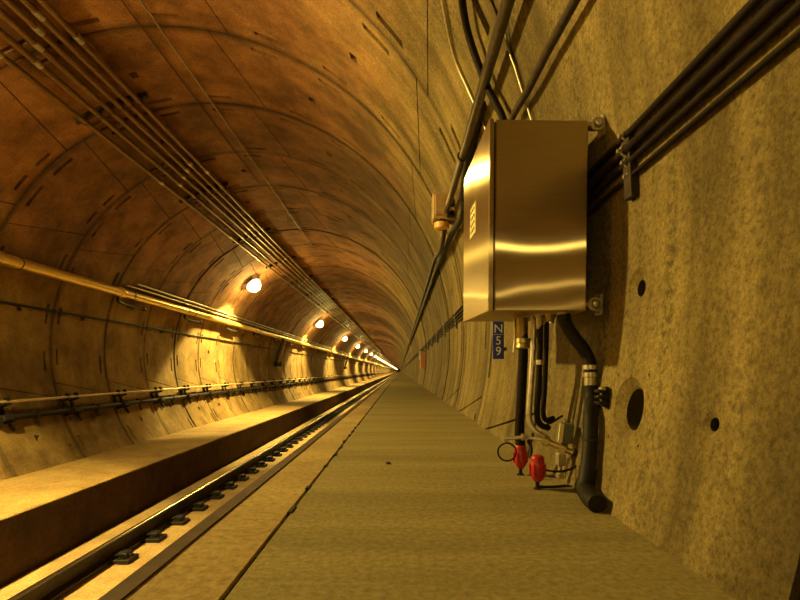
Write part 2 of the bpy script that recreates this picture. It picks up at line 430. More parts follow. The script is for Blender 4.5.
# ------------------------------------------------------------------ floor levels
def wall_x(z, side=1): return CX + side * math.sqrt(R * R - (z - CZ) ** 2)
WE, GAPX = -.425, -.272                # walkway edge, slot line
ZS = EYE.z - 1.90                      # track slab
ZB = EYE.z - 1.28; BX = -3.45          # bench top and inner face
m = MB(); m.extrude_y([(GAPX + .005, 0), (wall_x(0) + .02, 0), (wall_x(0) - .05, -.16), (GAPX + .005, -.16)], YB, YF)
tag(m.build('walkway', M['walk'], smooth=False), kind='structure')
m = MB(); m.extrude_y([(WE, 0), (GAPX - .005, 0), (GAPX - .005, -.14), (GAPX + .2, -.17), (GAPX + .2, ZS), (WE, ZS)], YB, YF)
tag(m.build('walkway_kerb', M['curb'], smooth=False), kind='structure')
m = MB(); m.extrude_y([(BX - .1, ZS), (WE + .1, ZS), (WE + .1, ZS - .3), (BX - .1, ZS - .3)], YB, YF)
tag(m.build('track_slab', M['slab'], smooth=False), kind='structure')
m = MB()
m.extrude_y([(BX, ZB - .012), (BX - .012, ZB), (wall_x(ZB, -1) - .03, ZB), (wall_x(ZB, -1) - .02, ZB - .05), (BX - .03, ZB - .05)], YB, YF)
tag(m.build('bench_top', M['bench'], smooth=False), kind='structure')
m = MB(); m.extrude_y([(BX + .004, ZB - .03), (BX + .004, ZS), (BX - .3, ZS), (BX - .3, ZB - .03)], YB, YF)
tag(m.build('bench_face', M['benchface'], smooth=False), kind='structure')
# low cable trough lids between bench and rail
m = MB(); y = 2.0
while y < 140:
    m.box((BX + .17, y + 1.0, ZS + .025), (.27, 1.985, .05), bev=.006); y += 2.0
m.box((BX + .17, 280, ZS + .025), (.27, 280, .05))
tag(m.build('trim_1', M['slab'], smooth=False), kind='structure')
m = MB(); m.extrude_y([(WE - .03, .004), (WE + .004, .004), (WE + .004, -.01), (WE - .002, -.012), (WE - .002, -.11), (WE - .012, -.11), (WE - .03, -.07)], YB, YF)
tag(m.build('trim_2', M['edgesteel'], smooth=False), kind='structure')

# slot line in the walkway with its black packers
t = thing('drain_slot', (GAPX, 1.0, 0), 'narrow dark slot with black rubber packers running along the walkway', 'drain')
m = MB(); m.box((GAPX, 100, -.012), (.010, 200, .006)); m.build('slot_liner', M['black'], t)
y = 1.25
for i in range(60):
    m = MB(); m.box((GAPX + random.uniform(-.004, .004), y, -.001), (.015, random.uniform(.03, .06), .010), bev=.003)
    m.build('packer', M['black'], t); y += random.choice((.16, .2, .24, .34))
m = MB(); p = P(388, 464, EYE.z * F / (464 - VY))
m.lathe(p + Vector((0, 0, 0)), (.25, .1, 1), [(-.002, .006), (.002, .011), (.006, .009), (.009, .004)], 7)
tag(m.build('rubble_chip', M['rust'], smooth=False), 'small dark chip of rubble lying alone on the walkway', 'debris')

# ------------------------------------------------------------------ rails and fasteners
RX, RZ = -2.89, EYE.z - 1.70            # rail head centre, top
def rail(cx, label):
    t = thing('running_rail', (cx, 0, ZS), label, 'rail')
    z = RZ; prof = [(-.036, z - .002), (.036, z - .002), (.036, z - .036), (.012, z - .046), (.010, z - .125), (.030, z - .138), (.07, z - .146), (.07, z - .156),
                    (-.07, z - .156), (-.07, z - .146), (-.030, z - .138), (-.010, z - .125), (-.012, z - .046), (-.036, z - .036)]
    m = MB(); m.extrude_y([(cx + a, b) for a, b in prof], YB, YF); m.build('rail_body', M['railside'], t, ang=30)
    m = MB(); m.extrude_y([(cx - .034, z - .003), (cx - .026, z + .002), (cx + .004, z + .0022), (cx + .012, z - .003)], YB, YF)
    tag(m.build('running_surface', M['railtop'], t), 'bright worn top of rail head')
    return t
rail(RX, 'steel running rail with bright worn top beside the dark bench face')
rail(RX + 1.505, 'far-side steel running rail tucked below the walkway edge')
FS = .62
zb = RZ - .156
LAB = 'black rail fastener clipping the rail foot down to the pale track slab'
GRP = 'rail fasteners along the running rail'
def fastener_full(y):
    t = thing('rail_fastener', (RX, y, ZS), LAB, 'rail fastener', GRP)
    m = MB(); m.box((RX, y, (ZS + zb) / 2), (.46, .20, zb - ZS - .001), bev=.006); kid(t, m.build('base_plate', M['black'], t))
    for s in (-1, 1):
        m = MB(); x = RX + s * .115
        m.tube(spline([(x + s * .05, y - .06, zb + .012), (x + s * .03, y - .065, zb + .045), (x - s * .045, y - .045, zb + .03), (x - s * .05, y - .01, zb + .028),
                       (x + s * .02, y + .0, zb + .05), (x + s * .07, y + .02, zb + .03), (x + s * .05, y + .06, zb + .035), (x - s * .045, y + .05, zb + .03)], 5), .011, 7)
        m.box((x + s * .03, y, zb + .016), (.09, .12, .075), bev=.012)
        kid(t, m.build('spring_clip', M['black'], t))
        m = MB(); m.lathe((RX + s * .195, y, zb - .002), (0, 0, 1), [(0, .024), (.008, .024), (.008, .015), (.03, .015), (.034, .011)], 6)
        kid(t, m.build('anchor_bolt', M['darksteel'], t, smooth=False))
    return t
ys = 5.0
f0 = fastener_full(ys)
mb = MB(); y = 0
mb.box((RX, 0, (ZS + zb) / 2), (.46, .20, zb - ZS), bev=.006)
for s in (-1, 1): mb.box((RX + s * .125, 0, zb + .02), (.11, .13, .05), bev=.012); mb.box((RX + s * .195, 0, zb + .012), (.035, .035, .03))
tmpl = mb.build('rail_fastener', M['black'], origin=(RX, 0, ZS)); tmpl.location = (RX, ys + 70 * FS, ZS); tag(tmpl, LAB, 'rail fastener', GRP)
for i in range(1, 300):
    if i < 70: c = copy_tree(f0)
    elif i == 70: continue
    else: c = tmpl.copy(); COL.objects.link(c)
    c.location = (RX, ys + i * FS, ZS)
mb = MB()
for i in range(300, 600): [mb.box((RX + sd * .15, ys + i * FS, ZS + .04), (.14, .2, .08)) for sd in (-1, 1)]
tag(mb.build('distant_rail_fasteners', M['black']), 'distant run of black rail fasteners under the rail near the vanishing point', 'rail fastener', kind='stuff')

# ------------------------------------------------------------------ left wall services
def along(th, off, r, y0=YB, y1=YF, seg=14):
    m = MB(); m.tube([on(th, y0, off), on(th, y1, off)], r, seg); return m
# big yellowish pipe
thp = TH(0, 257)
t = thing('water_main', tuple(on(thp, 0, .13)), 'thick yellowish pipe running high along the left wall', 'pipe')
along(thp, .13, .074, seg=24).build('pipe', M['litpipe'], t)
for i in range(40):
    y = 3.3 + i * 2.69
    m = MB(); m.lathe(on(thp, y - .06, .13), (0, 1, 0), [(0, .07), (.0, .084), (.03, .088), (.09, .088), (.12, .084), (.12, .07)], 20)
    m.build('coupling', M['litpipe'], t)
    m = MB(); c = on(thp, y + .35, .13); nrm = (on(thp, 0, 0) - on(thp, 0, .1)).normalized(); tan = Vector((-nrm.z, 0, nrm.x))
    m.torus(c, (0, 1, 0), .074, .008, 20, 6)
    q0, q1 = c + nrm * .07, c + nrm * .128
    m.tube([q0, q1], .014, 8); m.box(q1, (.02, .06, .16))
    m.build('pipe_hanger', M['darksteel'], t)
# twin thin conduits just above it, starting further in
for j, (dth, lab) in enumerate(((.050, 'thin conduit hugging the wall just above the thick yellowish pipe'), (.078, 'upper thin conduit second above the thick yellowish pipe'))):
    m = MB(); m.tube([on(thp - dth, 8.9 + .3 * j, .05), on(thp - dth, 320, .05)], .021, 10)
    tag(m.build('wall_conduit', M['zinc']), lab, 'conduit')
# short angled branch arms below the pipe
LABA = 'short dark branch arm with clamp hanging under the thick yellowish pipe'
for i in range(14):
    y = 9.0 + i * 2.69
    a = on(thp + .045, y, .10)
    t = thing('branch_arm', tuple(a), LABA, 'bracket', 'branch arms under the yellowish pipe')
    m = MB(); m.tube(spline([on(thp + .03, y - .35, .13), on(thp + .06, y - .3, .13), on(thp + .07, y, .13), on(thp + .07, y + .55, .13)], 5), .028, 9)
    m.build('arm', M['darksteel'], t)
    m = MB(); m.lathe(on(thp + .07, y + .53, .13), (0, 1, 0), [(0, .03), (.0, .04), (.08, .04), (.10, .025)], 10); m.build('end_cap', M['black'], t)
    m = MB(); m.box(on(thp + .075, y + .2, .075), (.10, .05, .05)); m.build('clamp', M['darksteel'], t)
# drop pipe with valve (hanging near the dark bay)
for i, (y, lab) in enumerate(((20.6, 'dark twin drop pipe with valve hanging from the yellowish pipe past the first lamp'), (46.0, 'further small dark drop pipe hanging from the yellowish pipe'))):
    t = thing('drop_pipe', tuple(on(thp, y, .2)), lab, 'pipe')
    for dy in (-.22, .22):
        m = MB(); m.tube(spline([on(thp, y + dy, .13), on(thp + .02, y + dy, .22), on(thp + .10, y + dy, .22), on(thp + .30, y + dy, .14), on(thp + .38, y + dy * .8, .12)], 5), .05, 10)
        m.build('drop_leg', M['zinc'] if dy > 0 else M['darksteel'], t)
    m = MB(); m.box(on(thp + .40, y, .12), (.16, .62, .22), bev=.03); m.build('valve_body', M['black'], t)
    m = MB(); m.torus(on(thp + .40, y, .24), (1, 0, 0), .11, .016, 18, 6); m.box(on(thp + .40, y, .22), (.1, .03, .03)); m.build('hand_wheel', M['darksteel'], t)
# black cable under the pipe
thc = TH(0, 302)
t = thing('wall_cable', tuple(on(thc, 0, .02)), 'thin black cable pinned along the left wall below the yellowish pipe', 'cable')
along(thc, .022, .017, seg=8).build('cable', M['black'], t)
for i in range(60):
    m = MB(); m.box(on(thc, 2 + i * 1.345, .02), (.05, .03, .05), Matrix.Rotation(0, 3, 'Y')); m.build('cable_clip', M['darksteel'], t)
# hand-rail pipe and dark cable lower on the wall
thh, thd = TH(0, 404), TH(0, 420)
m = along(thh, .11, .019, seg=12); tag(m.build('rail_pipe', M['palepipe']), 'slim pale pipe running along the left wall above the thick dark cable', 'pipe')
m = along(thd, .07, .040, seg=12); tag(m.build('wall_cable', M['black']), 'thick dark cable slung along the left wall below the slim pale pipe', 'cable')
LABB = 'dark steel bracket on the left wall carrying slim pipe and thick cable'
def bracket(y):
    t = thing('cable_bracket', tuple(on(thh, y, 0)), LABB, 'bracket', 'brackets carrying the pipe and cable on the left wall')
    mid = .5 * (thh + thd); rot = Matrix.Rotation(-(mid), 3, 'Y')
    for dy in (-.10, .10):
        m = MB(); m.box(on(mid, y + dy, .014), (.028, .055, .30), rot, bev=.004); kid(t, m.build('back_plate', M['black'], t))
        m = MB(); m.box(on(thh + .012, y + dy, .07), (.13, .045, .03), rot, bev=.003); m.box(on(thh - .012, y + dy, .115), (.05, .045, .05), rot, bev=.003); kid(t, m.build('pipe_saddle', M['black'], t))
        m = MB(); m.box(on(thd + .018, y + dy, .06), (.12, .06, .03), rot, bev=.003); m.torus(on(thd, y + dy, .07), (0, 1, 0), .048, .012, 16, 6); kid(t, m.build('cable_saddle', M['black'], t))
    m = MB(); m.box(on(thd + .005, y, .11), (.09, .16, .07), rot, bev=.008); kid(t, m.build('junction_block', M['black'], t))
    m = MB(); m.tube([on(thd + .02, y + .13, .02), on(thd + .06, y + .16, .03)], .02, 6); kid(t, m.build('bolt', M['black'], t))
    return t
b0 = bracket(Y0 + 4 * RING + .16)
for i in range(5, 74):
    c = copy_tree(b0); c.location = on(thh, Y0 + i * RING + .16, 0)
# single cable clips between brackets
LABC = 'small dark clip gripping the thick cable between two brackets on the left wall'
m = MB(); yy = Y0 + 4.55 * RING
m.torus(on(thd, yy, .07), (0, 1, 0), .046, .012, 16, 6); m.tube([on(thd - .03, yy - .02, .05), on(thd + .05, yy + .03, .03)], .022, 8)
c0 = m.build('cable_clip', M['darksteel'], origin=tuple(on(thd, yy, 0))); tag(c0, LABC, 'clip', 'clips between the brackets on the left wall')
for i in range(5, 60):
    c = c0.copy(); COL.objects.link(c); c.location = on(thd, Y0 + (i + .55) * RING, 0)

# ------------------------------------------------------------------ ceiling conduits
cx_px = [53, 77, 95, 110, 123, 136]
names = ['lowest', 'second', 'third', 'fourth', 'fifth', 'topmost']
cth = [TH(x, 92) for x in cx_px]
for th, n in zip(cth, names):
    t = thing('ceiling_conduit', tuple(on(th, 0, .09)), '%s of six pale parallel conduits along the ceiling, counted from the left wall' % n, 'conduit', 'six conduits along the ceiling')
    along(th, .09, .030, seg=14).build('pipe', M['ceilpipe'], t)
    for i in range(30):
        y = 4.2 + i * 3.05 + (th * 7 % 1) * .5
        m = MB(); m.tube([on(th, y, .09), on(th, y + .09, .09)], .035, 12); m.build('coupling', M['galv'], t)
LABS = 'dark steel strut strapping the six conduits to the ceiling'
m = MB(); a0, a1 = min(cth) - .035, max(cth) + .035; y = 0
n = 8
rings = []
for i in range(n + 1):
    th = lerp(a0, a1, i / n); rings.append([on(th, dy, o) for dy, o in ((-.02, 0.0), (.02, 0.0), (.02, .06), (-.02, .06))])
m.loft(rings)
for th in cth: m.torus(on(th, 0, .09), (0, 1, 0), .032, .004, 12, 5)
s0 = m.build('conduit_strut', M['darksteel'], origin=tuple(on(cth[2], 0, 0))); tag(s0, LABS, 'strut', 'struts under the ceiling conduits')
s0.location = on(cth[2], 3.0, 0)
for i in range(1, 36):
    c = s0.copy(); COL.objects.link(c); c.location = on(cth[2], 3.0 + i * 2.69, 0)
# thin wires on the crown
w1 = W(287, 210, .03); tw = TH(205, 90)
m = MB(); m.tube(spline([on(tw, YB, .03), on(tw, w1.y - .3, .03), on(tw, w1.y, .05)], 3), .009, 6); m.tube([on(tw, w1.y, .05), on(tw, w1.y, .22)], .006, 6)
tag(m.build('crown_wire', M['zinc']), 'thin pale wire along the crown ending in a short hanging tail', 'wire')
w2 = W(258, 185, .02); tw2 = TH(190, 90)
m = MB(); m.tube([on(tw2, YB, .02), on(tw2, w2.y, .02)], .006, 6)
tag(m.build('crown_wire', M['rust']), 'fine reddish wire along the crown left of the brighter pale wire', 'wire')

# ------------------------------------------------------------------ lamps
thl = TH(250, 281)
y1lamp = W(250, 281).y
LSP = 11.4
lamps_y = [y1lamp + LSP * i for i in range(-4, 60)]
LN = {-1: 'tunnel lamp just out of view above the near left wall', 0: 'largest glowing lamp, nearest on the left ceiling above the yellowish pipe', 1: 'second glowing lamp from the camera along the left ceiling',
      2: 'third glowing lamp from the camera along the left ceiling', 3: 'fourth glowing lamp from the camera along the left ceiling'}
nrm = (on(thl, 0, 0) - on(thl, 0, 1)).normalized()
ang = math.atan2(nrm.z, nrm.x)
rotL = Matrix.Rotation(-(ang - PI / 2), 3, 'Y')
def make_lamp(y):
    o = on(thl, y, 0)
    t = thing('tunnel_lamp', tuple(o), 'x', 'lamp', 'lamps along the left ceiling')
    m = MB(); m.box(on(thl, y, .04), (.26, .40, .08), rotL, bev=.015); kid(t, m.build('housing', M['tan'], t))
    m = MB(); m.lathe(on(thl, y, .08), -nrm, [(0, .17), (.03, .205), (.09, .21), (.16, .185), (.22, .135), (.255, .07), (.265, .01)], 24)
    L = m.build('lens', M['lens'], t); kid(t, L)
    m = MB()
    for s in (-1, 1): m.box(on(thl, y + s * .24, .012), (.08, .10, .024), rotL)
    kid(t, m.build('mounting_foot', M['darksteel'], t))
    return t
lamp0 = None
LCOL = (1.0, .70, .165)
for i, y in enumerate(lamps_y):
    idx = i - 4
    if lamp0 is None: t = lamp0 = make_lamp(y)
    else: t = copy_tree(lamp0); t.location = on(thl, y, 0)
    t['label'] = LN.get(idx, 'small glowing lamp in the far row of lamps along the left ceiling' if idx > 3 else 'tunnel lamp on the left ceiling behind the viewpoint')
    # light sources of the lamp
    def light(nm, kind, e, off, rad, **kw):
        l = bpy.data.lights.new(nm, kind); l.color = LCOL; l.energy = e; l.shadow_soft_size = rad
        for k_, v_ in kw.items(): setattr(l, k_, v_)
        o_ = bpy.data.objects.new(nm, l); COL.objects.link(o_); o_.parent = t; o_.location = off; return o_
    light('lamp_glow', 'POINT', 330, -nrm * .46, .05)
    fo = light('lamp_flood', 'SPOT', {-1: 2100, -2: 900}.get(idx, 1150), -nrm * .45, .08, spot_size=D(168), spot_blend=.6)
    fo.rotation_euler = (-nrm).to_track_quat('-Z', 'Y').to_euler()
    if -2 <= idx < 22:
        so = light('lamp_beam', 'SPOT', 3600, -nrm * .46 + Vector((0, 0, -.05)), .06, spot_size=D(112), spot_blend=.18)
        so.rotation_euler = (0, D(17), 0)

# ------------------------------------------------------------------ right wall conduits
rc = [(670, 90, .014, .0088, 'uppermost of four dark conduits climbing the right wall past the cabinet', 'blackcond'),
      (688, 90, .018, .0115, 'second dark conduit from the top, thickest of those on the right wall', 'blackcond'),
      (708, 90, .014, .0085, 'third dark conduit from the top on the right wall, set apart from the pair above', 'blackcond'),
      (732, 90, .012, .0060, 'lowest and thinnest dark conduit on the right wall', 'blackcond')]
for px, py, off, r, lab, mm in rc:
    th = TH(px, py); w = W(px, py, off); th = th_of(w)
    m = MB(); m.tube([on(th, YB, off), on(th, 330, off)], r, 14)
    tag(m.build('wall_conduit', M[mm]), lab, 'conduit')
thA, thB = th_of(W(660, 90, .03)), th_of(W(744, 90, .03))
LABR = ['steel strut clamp holding the dark conduits right of the cabinet', 'steel strut clamp holding the conduits left of the cabinet']
for i, y in enumerate((1.27, 2.6, 3.9, 5.2, 6.5, 7.8, 9.1, 10.4, 11.7)):
    t = thing('conduit_clamp', tuple(on(.5 * (thA + thB), y, 0)), LABR[0] if i == 0 else 'strut clamp holding the dark conduits further along the right wall', 'clamp', None if i == 0 else 'strut clamps along the right wall')
    rings = []; m = MB()
    for k in range(5):
        th = lerp(th_of(W(737, 90, .03)) - .012, th_of(W(700, 90, .03)) + .02, k / 4); rings.append([on(th, y + dy, o) for dy, o in ((-.02, 0), (.02, 0), (.02, .02), (-.02, .02))])
    m.loft(rings); m.build('strut', M['darksteel'], t)
    for px, py, off, r, lab, mm in rc:
        th = th_of(W(px, py, off)); m = MB(); m.torus(on(th, y, off), (0, 1, 0), r + .003, .0035, 14, 6)
        m.tube([on(th, y, off + r), on(th, y, off + r + .012)], .005, 6); m.build('pipe_strap', M['galv'], t)

# overhead conduit, junction box
thA1 = th_of(W(482, 90, .06))
yj = 4.15
t = thing('wall_conduit', tuple(on(thA1, 2.4, .06)), 'silvery grey conduit dropping from top centre to the tan junction box', 'conduit')
m = MB(); m.tube([on(thA1, YB, .06), on(thA1, yj - .1, .06)], .024, 16); m.build('pipe', M['darkgalv'], t)
yc = W(464, 160, .06).y
m = MB(); m.torus(on(thA1, yc, .06), (0, 1, 0), .028, .006, 18, 6); q = on(thA1, yc, .06); m.tube([q, on(thA1 - .02, yc, 0)], .012, 8); m.build('clamp', M['black'], t)
t = thing('junction_box', tuple(on(thA1, yj, .0)), 'tan junction box with amber round cap under the silvery conduit', 'junction box')
c = on(thA1, yj + .02, .075); c = P(444, 209, yj)
m = MB(); m.box(c, (.20, .15, .22), bev=.012); m.build('body', M['tan'], t)
m = MB(); m.box(c + Vector((0, -.078, .01)), (.16, .012, .17), bev=.004); m.build('cover', M['tan'], t)
m = MB(); m.lathe(c + Vector((-.02, 0, -.10)), (0, 0, -1), [(0, .072), (.012, .074), (.016, .066)], 18); m.build('gasket', M['black'], t)
m = MB(); m.lathe(c + Vector((-.02, 0, -.115)), (0, 0, -1), [(0, .064), (.045, .062), (.058, .045)], 18); m.build('cap', M['amber'], t)
m = MB(); m.lathe(P(452, 201, yj - .16), on(thA1, 3, .06) - on(thA1, 3.1, .06), [(-.05, .034), (0, .034), (.0, .04), (.05, .04), (.05, .028), (.08, .028)], 12); m.build('hub', M['darksteel'], t)
m = MB(); m.box(c + Vector((.045, -.07, -.07)), (.06, .05, .05), bev=.006); m.build('knockout', M['black'], t)
th2 = th_of(W(443, 236, .05))
m = MB(); m.tube(spline([c + Vector((.005, 0, -.165)), P(441, 248, yj + .5), on(th2, 5.6, .06), on(th2, 6.6, .055), on(th2, 7.2, .055)], 6) + [on(th2, 330, .055)], .021, 10)
tag(m.build('wall_conduit', M['darksteel']), 'dark conduit leaving the amber cap down towards the vanishing point', 'conduit')
th3 = th_of(W(440, 262, .03))
m = MB(); m.tube(spline([W(482, 105, .025), W(470, 150, .03), W(463, 195, .04), W(463, 213, .045), W(450, 238, .045), on(th3, 6.0, .04), on(th3, 7.0, .035)], 7) + [on(th3, 330, .035)], .026, 10)
tag(m.build('wall_cable', M['black']), 'black cable looping behind the tan junction box and away along the wall', 'cable')

# conduits above the cabinet
def wall_path(pts, off, r, name, mt, lab, cat='conduit'):
    m = MB(); m.tube(spline([W(x, y, off) for x, y in pts], 6), r, 12); return tag(m.build(name, M[mt]), lab, cat)
wall_path([(508, 150), (504, 122), (496, 104), (486, 84), (470, 40), (462, 0), (448, -120), (436, -300), (424, -600)], .045, .017, 'riser_conduit', 'blackcond', 'black conduit rising leftwards from the cabinet top')
wall_path([(508, 150), (511, 122), (519, 105), (529, 88), (548, 50), (575, 0), (640, -130), (720, -300), (800, -480)], .040, .014, 'riser_conduit', 'darksteel', 'dark conduit rising rightwards from the cabinet top')
wall_path([(536, 150), (532, 122), (524, 96), (516, 70), (505, 30), (488, -120), (470, -300), (450, -600)], .014, .005, 'riser_wire', 'zinc', 'thin pale wire rising from behind the cabinet top', 'wire')
wall_path([(492, 150), (483, 121), (468, 89), (450, 40), (424, -120), (404, -300), (390, -600)], .014, .008, 'riser_wire', 'zinc', 'thin pale wire left of the black risers above the cabinet', 'wire')

# ------------------------------------------------------------------ stainless cabinet
NW, NE = (.250, .531)
ZB0, ZT0 = EYE.z + .171, EYE.z + .707; YN = 1.425; DEPTHY = .49
cab = thing('electrical_cabinet', (.40, YN, ZB0), 'brushed stainless electrical cabinet mounted on the right wall above the hoses', 'cabinet')
cab['_o'] = (.40, YN, ZB0)
cab.rotation_euler = (D(2.1), 0, D(.9))
H = ZT0 - ZB0
dt = .014
bw0, bw1 = NW + dt + .005, NE
m = MB(); m.box(((bw0 + bw1) / 2, YN + DEPTHY / 2, ZB0 + H / 2), (bw1 - bw0, DEPTHY, H), bev=.003); m.build('body', M['steel'], cab)
door = MB(); door.box((NW + dt / 2, YN + DEPTHY / 2, ZB0 + H / 2), (dt, DEPTHY + .006, H + .004), bev=.002); door = door.build('door', M['door_steel'], cab)
pz = ZB0 + H * .60
pl = MB(); pl.box((NW - .002, YN + .26, pz), (.003, .11, .10)); pl = pl.build('data_plate', M['plate'], door); pl['label'] = 'pale stamped data plate'
m = MB()
for r_ in range(4):
    for c_ in range(3): m.box((NW - .004, YN + .23 + c_ * .03, pz - .033 + r_ * .022), (.002, .014, .006))
m.build('stamped_marks', M['darksteel'], pl) if False else m.build('stamped_marks', M['darksteel'], door)
m = MB(); m.box((bw0 - .0025, YN + DEPTHY / 2, ZB0 + H / 2), (.006, DEPTHY - .012, H - .012)); m.build('door_gasket', M['black'], cab)
for z, s in ((ZT0 - .01, 1), (ZB0 + .02, -1)):
    for y in (YN + .02, YN + DEPTHY - .03):
        m = MB(); m.box((NE + .022, y, z), (.05, .035, .012), bev=.002); m.box((NE + .045, y, z), (.010, .04, .06), bev=.002)
        m.torus((NE + .026, y - .02, z), (0, 1, 0), .016, .005, 14, 6)
        m.lathe((NE + .026, y - .018, z), (0, -1, 0), [(0, .010), (.012, .010), (.014, .006)], 6)
        m.build('mounting_lug', M['galv'], cab)
# glands under the cabinet
def gland(px, y, r, L=.045, mt='brass'):
    x = (px - VX) / F * y; p = Vector((x, y, ZB0 + .02 + (y - YN) * .045))
    m = MB(); m.lathe(p, (0, 0, -1), [(0, r * .8), (.018, r * .8), (.018, r * 1.25), (.034, r * 1.25), (.036, r), (.036 + L * .6, r), (.036 + L, r * .8)], 12)
    m.build('cable_gland', M[mt], cab); return p - Vector((0, 0, .036 + L))
g1 = gland(523, 1.66, .021, .07); g2 = gland(534, 1.60, .008, .02, 'galv'); g3 = gland(540.5, 1.58, .012, .035, 'galv')
g4 = gland(551, 1.55, .014, .012); g5 = gland(563.5, 1.49, .013, .005, 'galv'); g6 = gland(546.5, 1.62, .009, .02, 'galv')

# ------------------------------------------------------------------ hoses and conduits below
def tubeobj(name, pts, r, mt, parent, n=7, seg=12):
    m = MB(); m.tube(spline(pts, n), r, seg); return m.build(name, M[mt], parent)
# black flexible conduit on the right
t = thing('flexible_conduit', tuple(P(585, 497, 1.40)), 'fat black flexible conduit curving from the cabinet to the floor', 'conduit')
tubeobj('hose', [P(563.5, 314, 1.49), P(565, 322, 1.49), P(574, 337, 1.47), P(584, 350, 1.46), P(589.5, 362, 1.45), P(590.5, 372, 1.45)], .0185, 'black', t, seg=14)
m = MB(); c = P(590.5, 365, 1.45); m.lathe(c, (0, 0, -1), [(0, .020), (0, .0215), (.012, .0215), (.014, .018), (.024, .018), (.024, .0205), (.034, .0205), (.036, .0175), (.078, .0175)], 16)
m.build('coupling', M['galv'], t)
tubeobj('lower_pipe', [P(590.5, 386, 1.45), P(591, 400, 1.44), W(590.5, 418, .03), W(590, 440, .029), W(588.5, 460, .029), W(587, 478, .029)], .0205, 'black', t)
tubeobj('foot_elbow', [W(588, 468, .029), W(586.5, 480, .03), W(585, 489, .033), W(586, 495, .034) + Vector((0, -.03, 0)), W(586, 495, .034) + Vector((0, -.075, -.004))], .0235, 'black', t)
for py in (424, 440):
    m = MB(); c = W(590.2, py, .0295); m.lathe(c, (0, 0, 1), [(0, .0205), (0, .0218), (.004, .0218), (.004, .0205)], 16); m.build('band', M['darksteel'], t)
wc = W(612, 397, 0)
t2 = thing('pipe_clamp', tuple(wc), 'dark ribbed clamp fixing the black flexible conduit to the wall', 'clamp')
m = MB(); a = W(602.5, 397, .016)
for dz in (-.016, .0, .016): m.box(a + Vector((-.004, 0, dz)), (.028, .034, .009), bev=.003)
m.box(a + Vector((.008, 0, 0)), (.012, .028, .056), bev=.003); m.build('jaw', M['black'], t2)
m = MB(); m.tube([a + Vector((-.002, -.015, .022)), a + Vector((-.002, .012, .022))], .005, 8); m.build('stud', M['zinc'], t2)

# dark hose with brass coupling ending in the red plug
def red_plug(px, top, bot, lab):
    y = EYE.z * F / (bot - VY); k = y / F
    b = P(px, bot, y); hgt = (bot - top) * k
    t = thing('drain_plug', tuple(b), lab, 'plug')
    m = MB(); m.lathe(b + Vector((0, 0, hgt * .22)), (0, 0, 1), [(0, .009), (hgt * .06, .015), (hgt * .16, .0205), (hgt * .55, .0215), (hgt * .60, .019), (hgt * .66, .0205), (hgt * .74, .018), (hgt * .78, .012)], 14)
    m.build('cap', M['red'], t)
    for a_ in range(8):
        an = a_ * PI / 4; m = None
    m = MB()
    for a_ in range(8):
        an = a_ * PI / 4; m.box(b + Vector((math.cos(an) * .0215, math.sin(an) * .0215, hgt * .58)), (.006, .006, hgt * .32), Matrix.Rotation(an, 3, 'Z'))
    m.build('grip_ribs', M['red'], t)
    m = MB(); m.lathe(b + Vector((0, 0, .0)), (0, 0, 1), [(0, .012), (.004, .012), (.005, .006), (hgt * .24, .006)], 8); m.build('stem', M['black'], t)
    return b + Vector((0, 0, hgt))
r1 = red_plug(520.5, 444, 475, 'red plug with black stem under the dark hose, left of the two')
r2 = red_plug(537.5, 455, 489, 'red plug with black stem nearest the camera, right of the two')
t = thing('drain_hose', tuple(r1), 'thick dark hose hanging from brass coupling down to the left red plug', 'hose')
tubeobj('hose', [g1 + Vector((0, 0, .03)), P(523, 360, 1.66), P(521, 400, 1.67), P(519.5, 430, 1.675), r1 - Vector((0, 0, .004))], .0165, 'blackcond', t)
m = MB(); c = g1 + Vector((0, 0, .012)); m.lathe(c, (0, 0, -1), [(0, .02), (0, .025), (.014, .026), (.016, .021), (.03, .0235), (.034, .019)], 14); m.build('coupling', M['brass'], t)
for px in (514.5,):
    m = MB(); m.tube(spline([P(px, 318, 1.66), P(px + .5, 335, 1.66), P(px - 1, 352, 1.66)], 4), .003, 6); m.build('tie_wire', M['galv'], t)
# silver tube, black twin tubes
tt = thing('metal_tube', tuple(P(549, 441, 1.56)), 'pale metal tube from cabinet bending into the valve fitting', 'tube')
tubeobj('tube', [g2 + Vector((0, 0, .02)), P(533, 350, 1.60), P(531, 385, 1.59), P(529, 412, 1.585), P(530.5, 424, 1.58), P(537, 432.5, 1.57), P(545, 437, 1.565), P(550, 441, 1.56)], .0092, 'galv', tt)
m = MB(); m.tube([P(533.6, 345, 1.60), P(533.4, 349, 1.60)], .010, 8); m.build('nut', M['galv'], tt)
t = thing('black_tube', tuple(P(538, 424, 1.58)), 'black tube right behind the pale metal tube below the cabinet', 'tube')
tubeobj('tube', [g3 + Vector((0, 0, .02)), P(540, 350, 1.58), P(538.5, 385, 1.58), P(537, 412, 1.58), P(540, 424, 1.58), P(549, 428, 1.59)], .0095, 'blackcond', t)
m = MB(); c = P(539.7, 360, 1.58); m.lathe(c, (0, 0, -1), [(0, .009), (0, .0115), (.014, .0115), (.016, .009)], 8); m.build('nut', M['galv'], t)
t = thing('black_tube', tuple(P(545, 420, 1.62)), 'black tube furthest right of the tubes below the cabinet', 'tube')
tubeobj('tube', [g6 + Vector((0, 0, .02)), P(546, 350, 1.62), P(544.5, 390, 1.62), P(543, 412, 1.62), P(546, 420, 1.63), P(553, 418, 1.66)], .0085, 'blackcond', t)

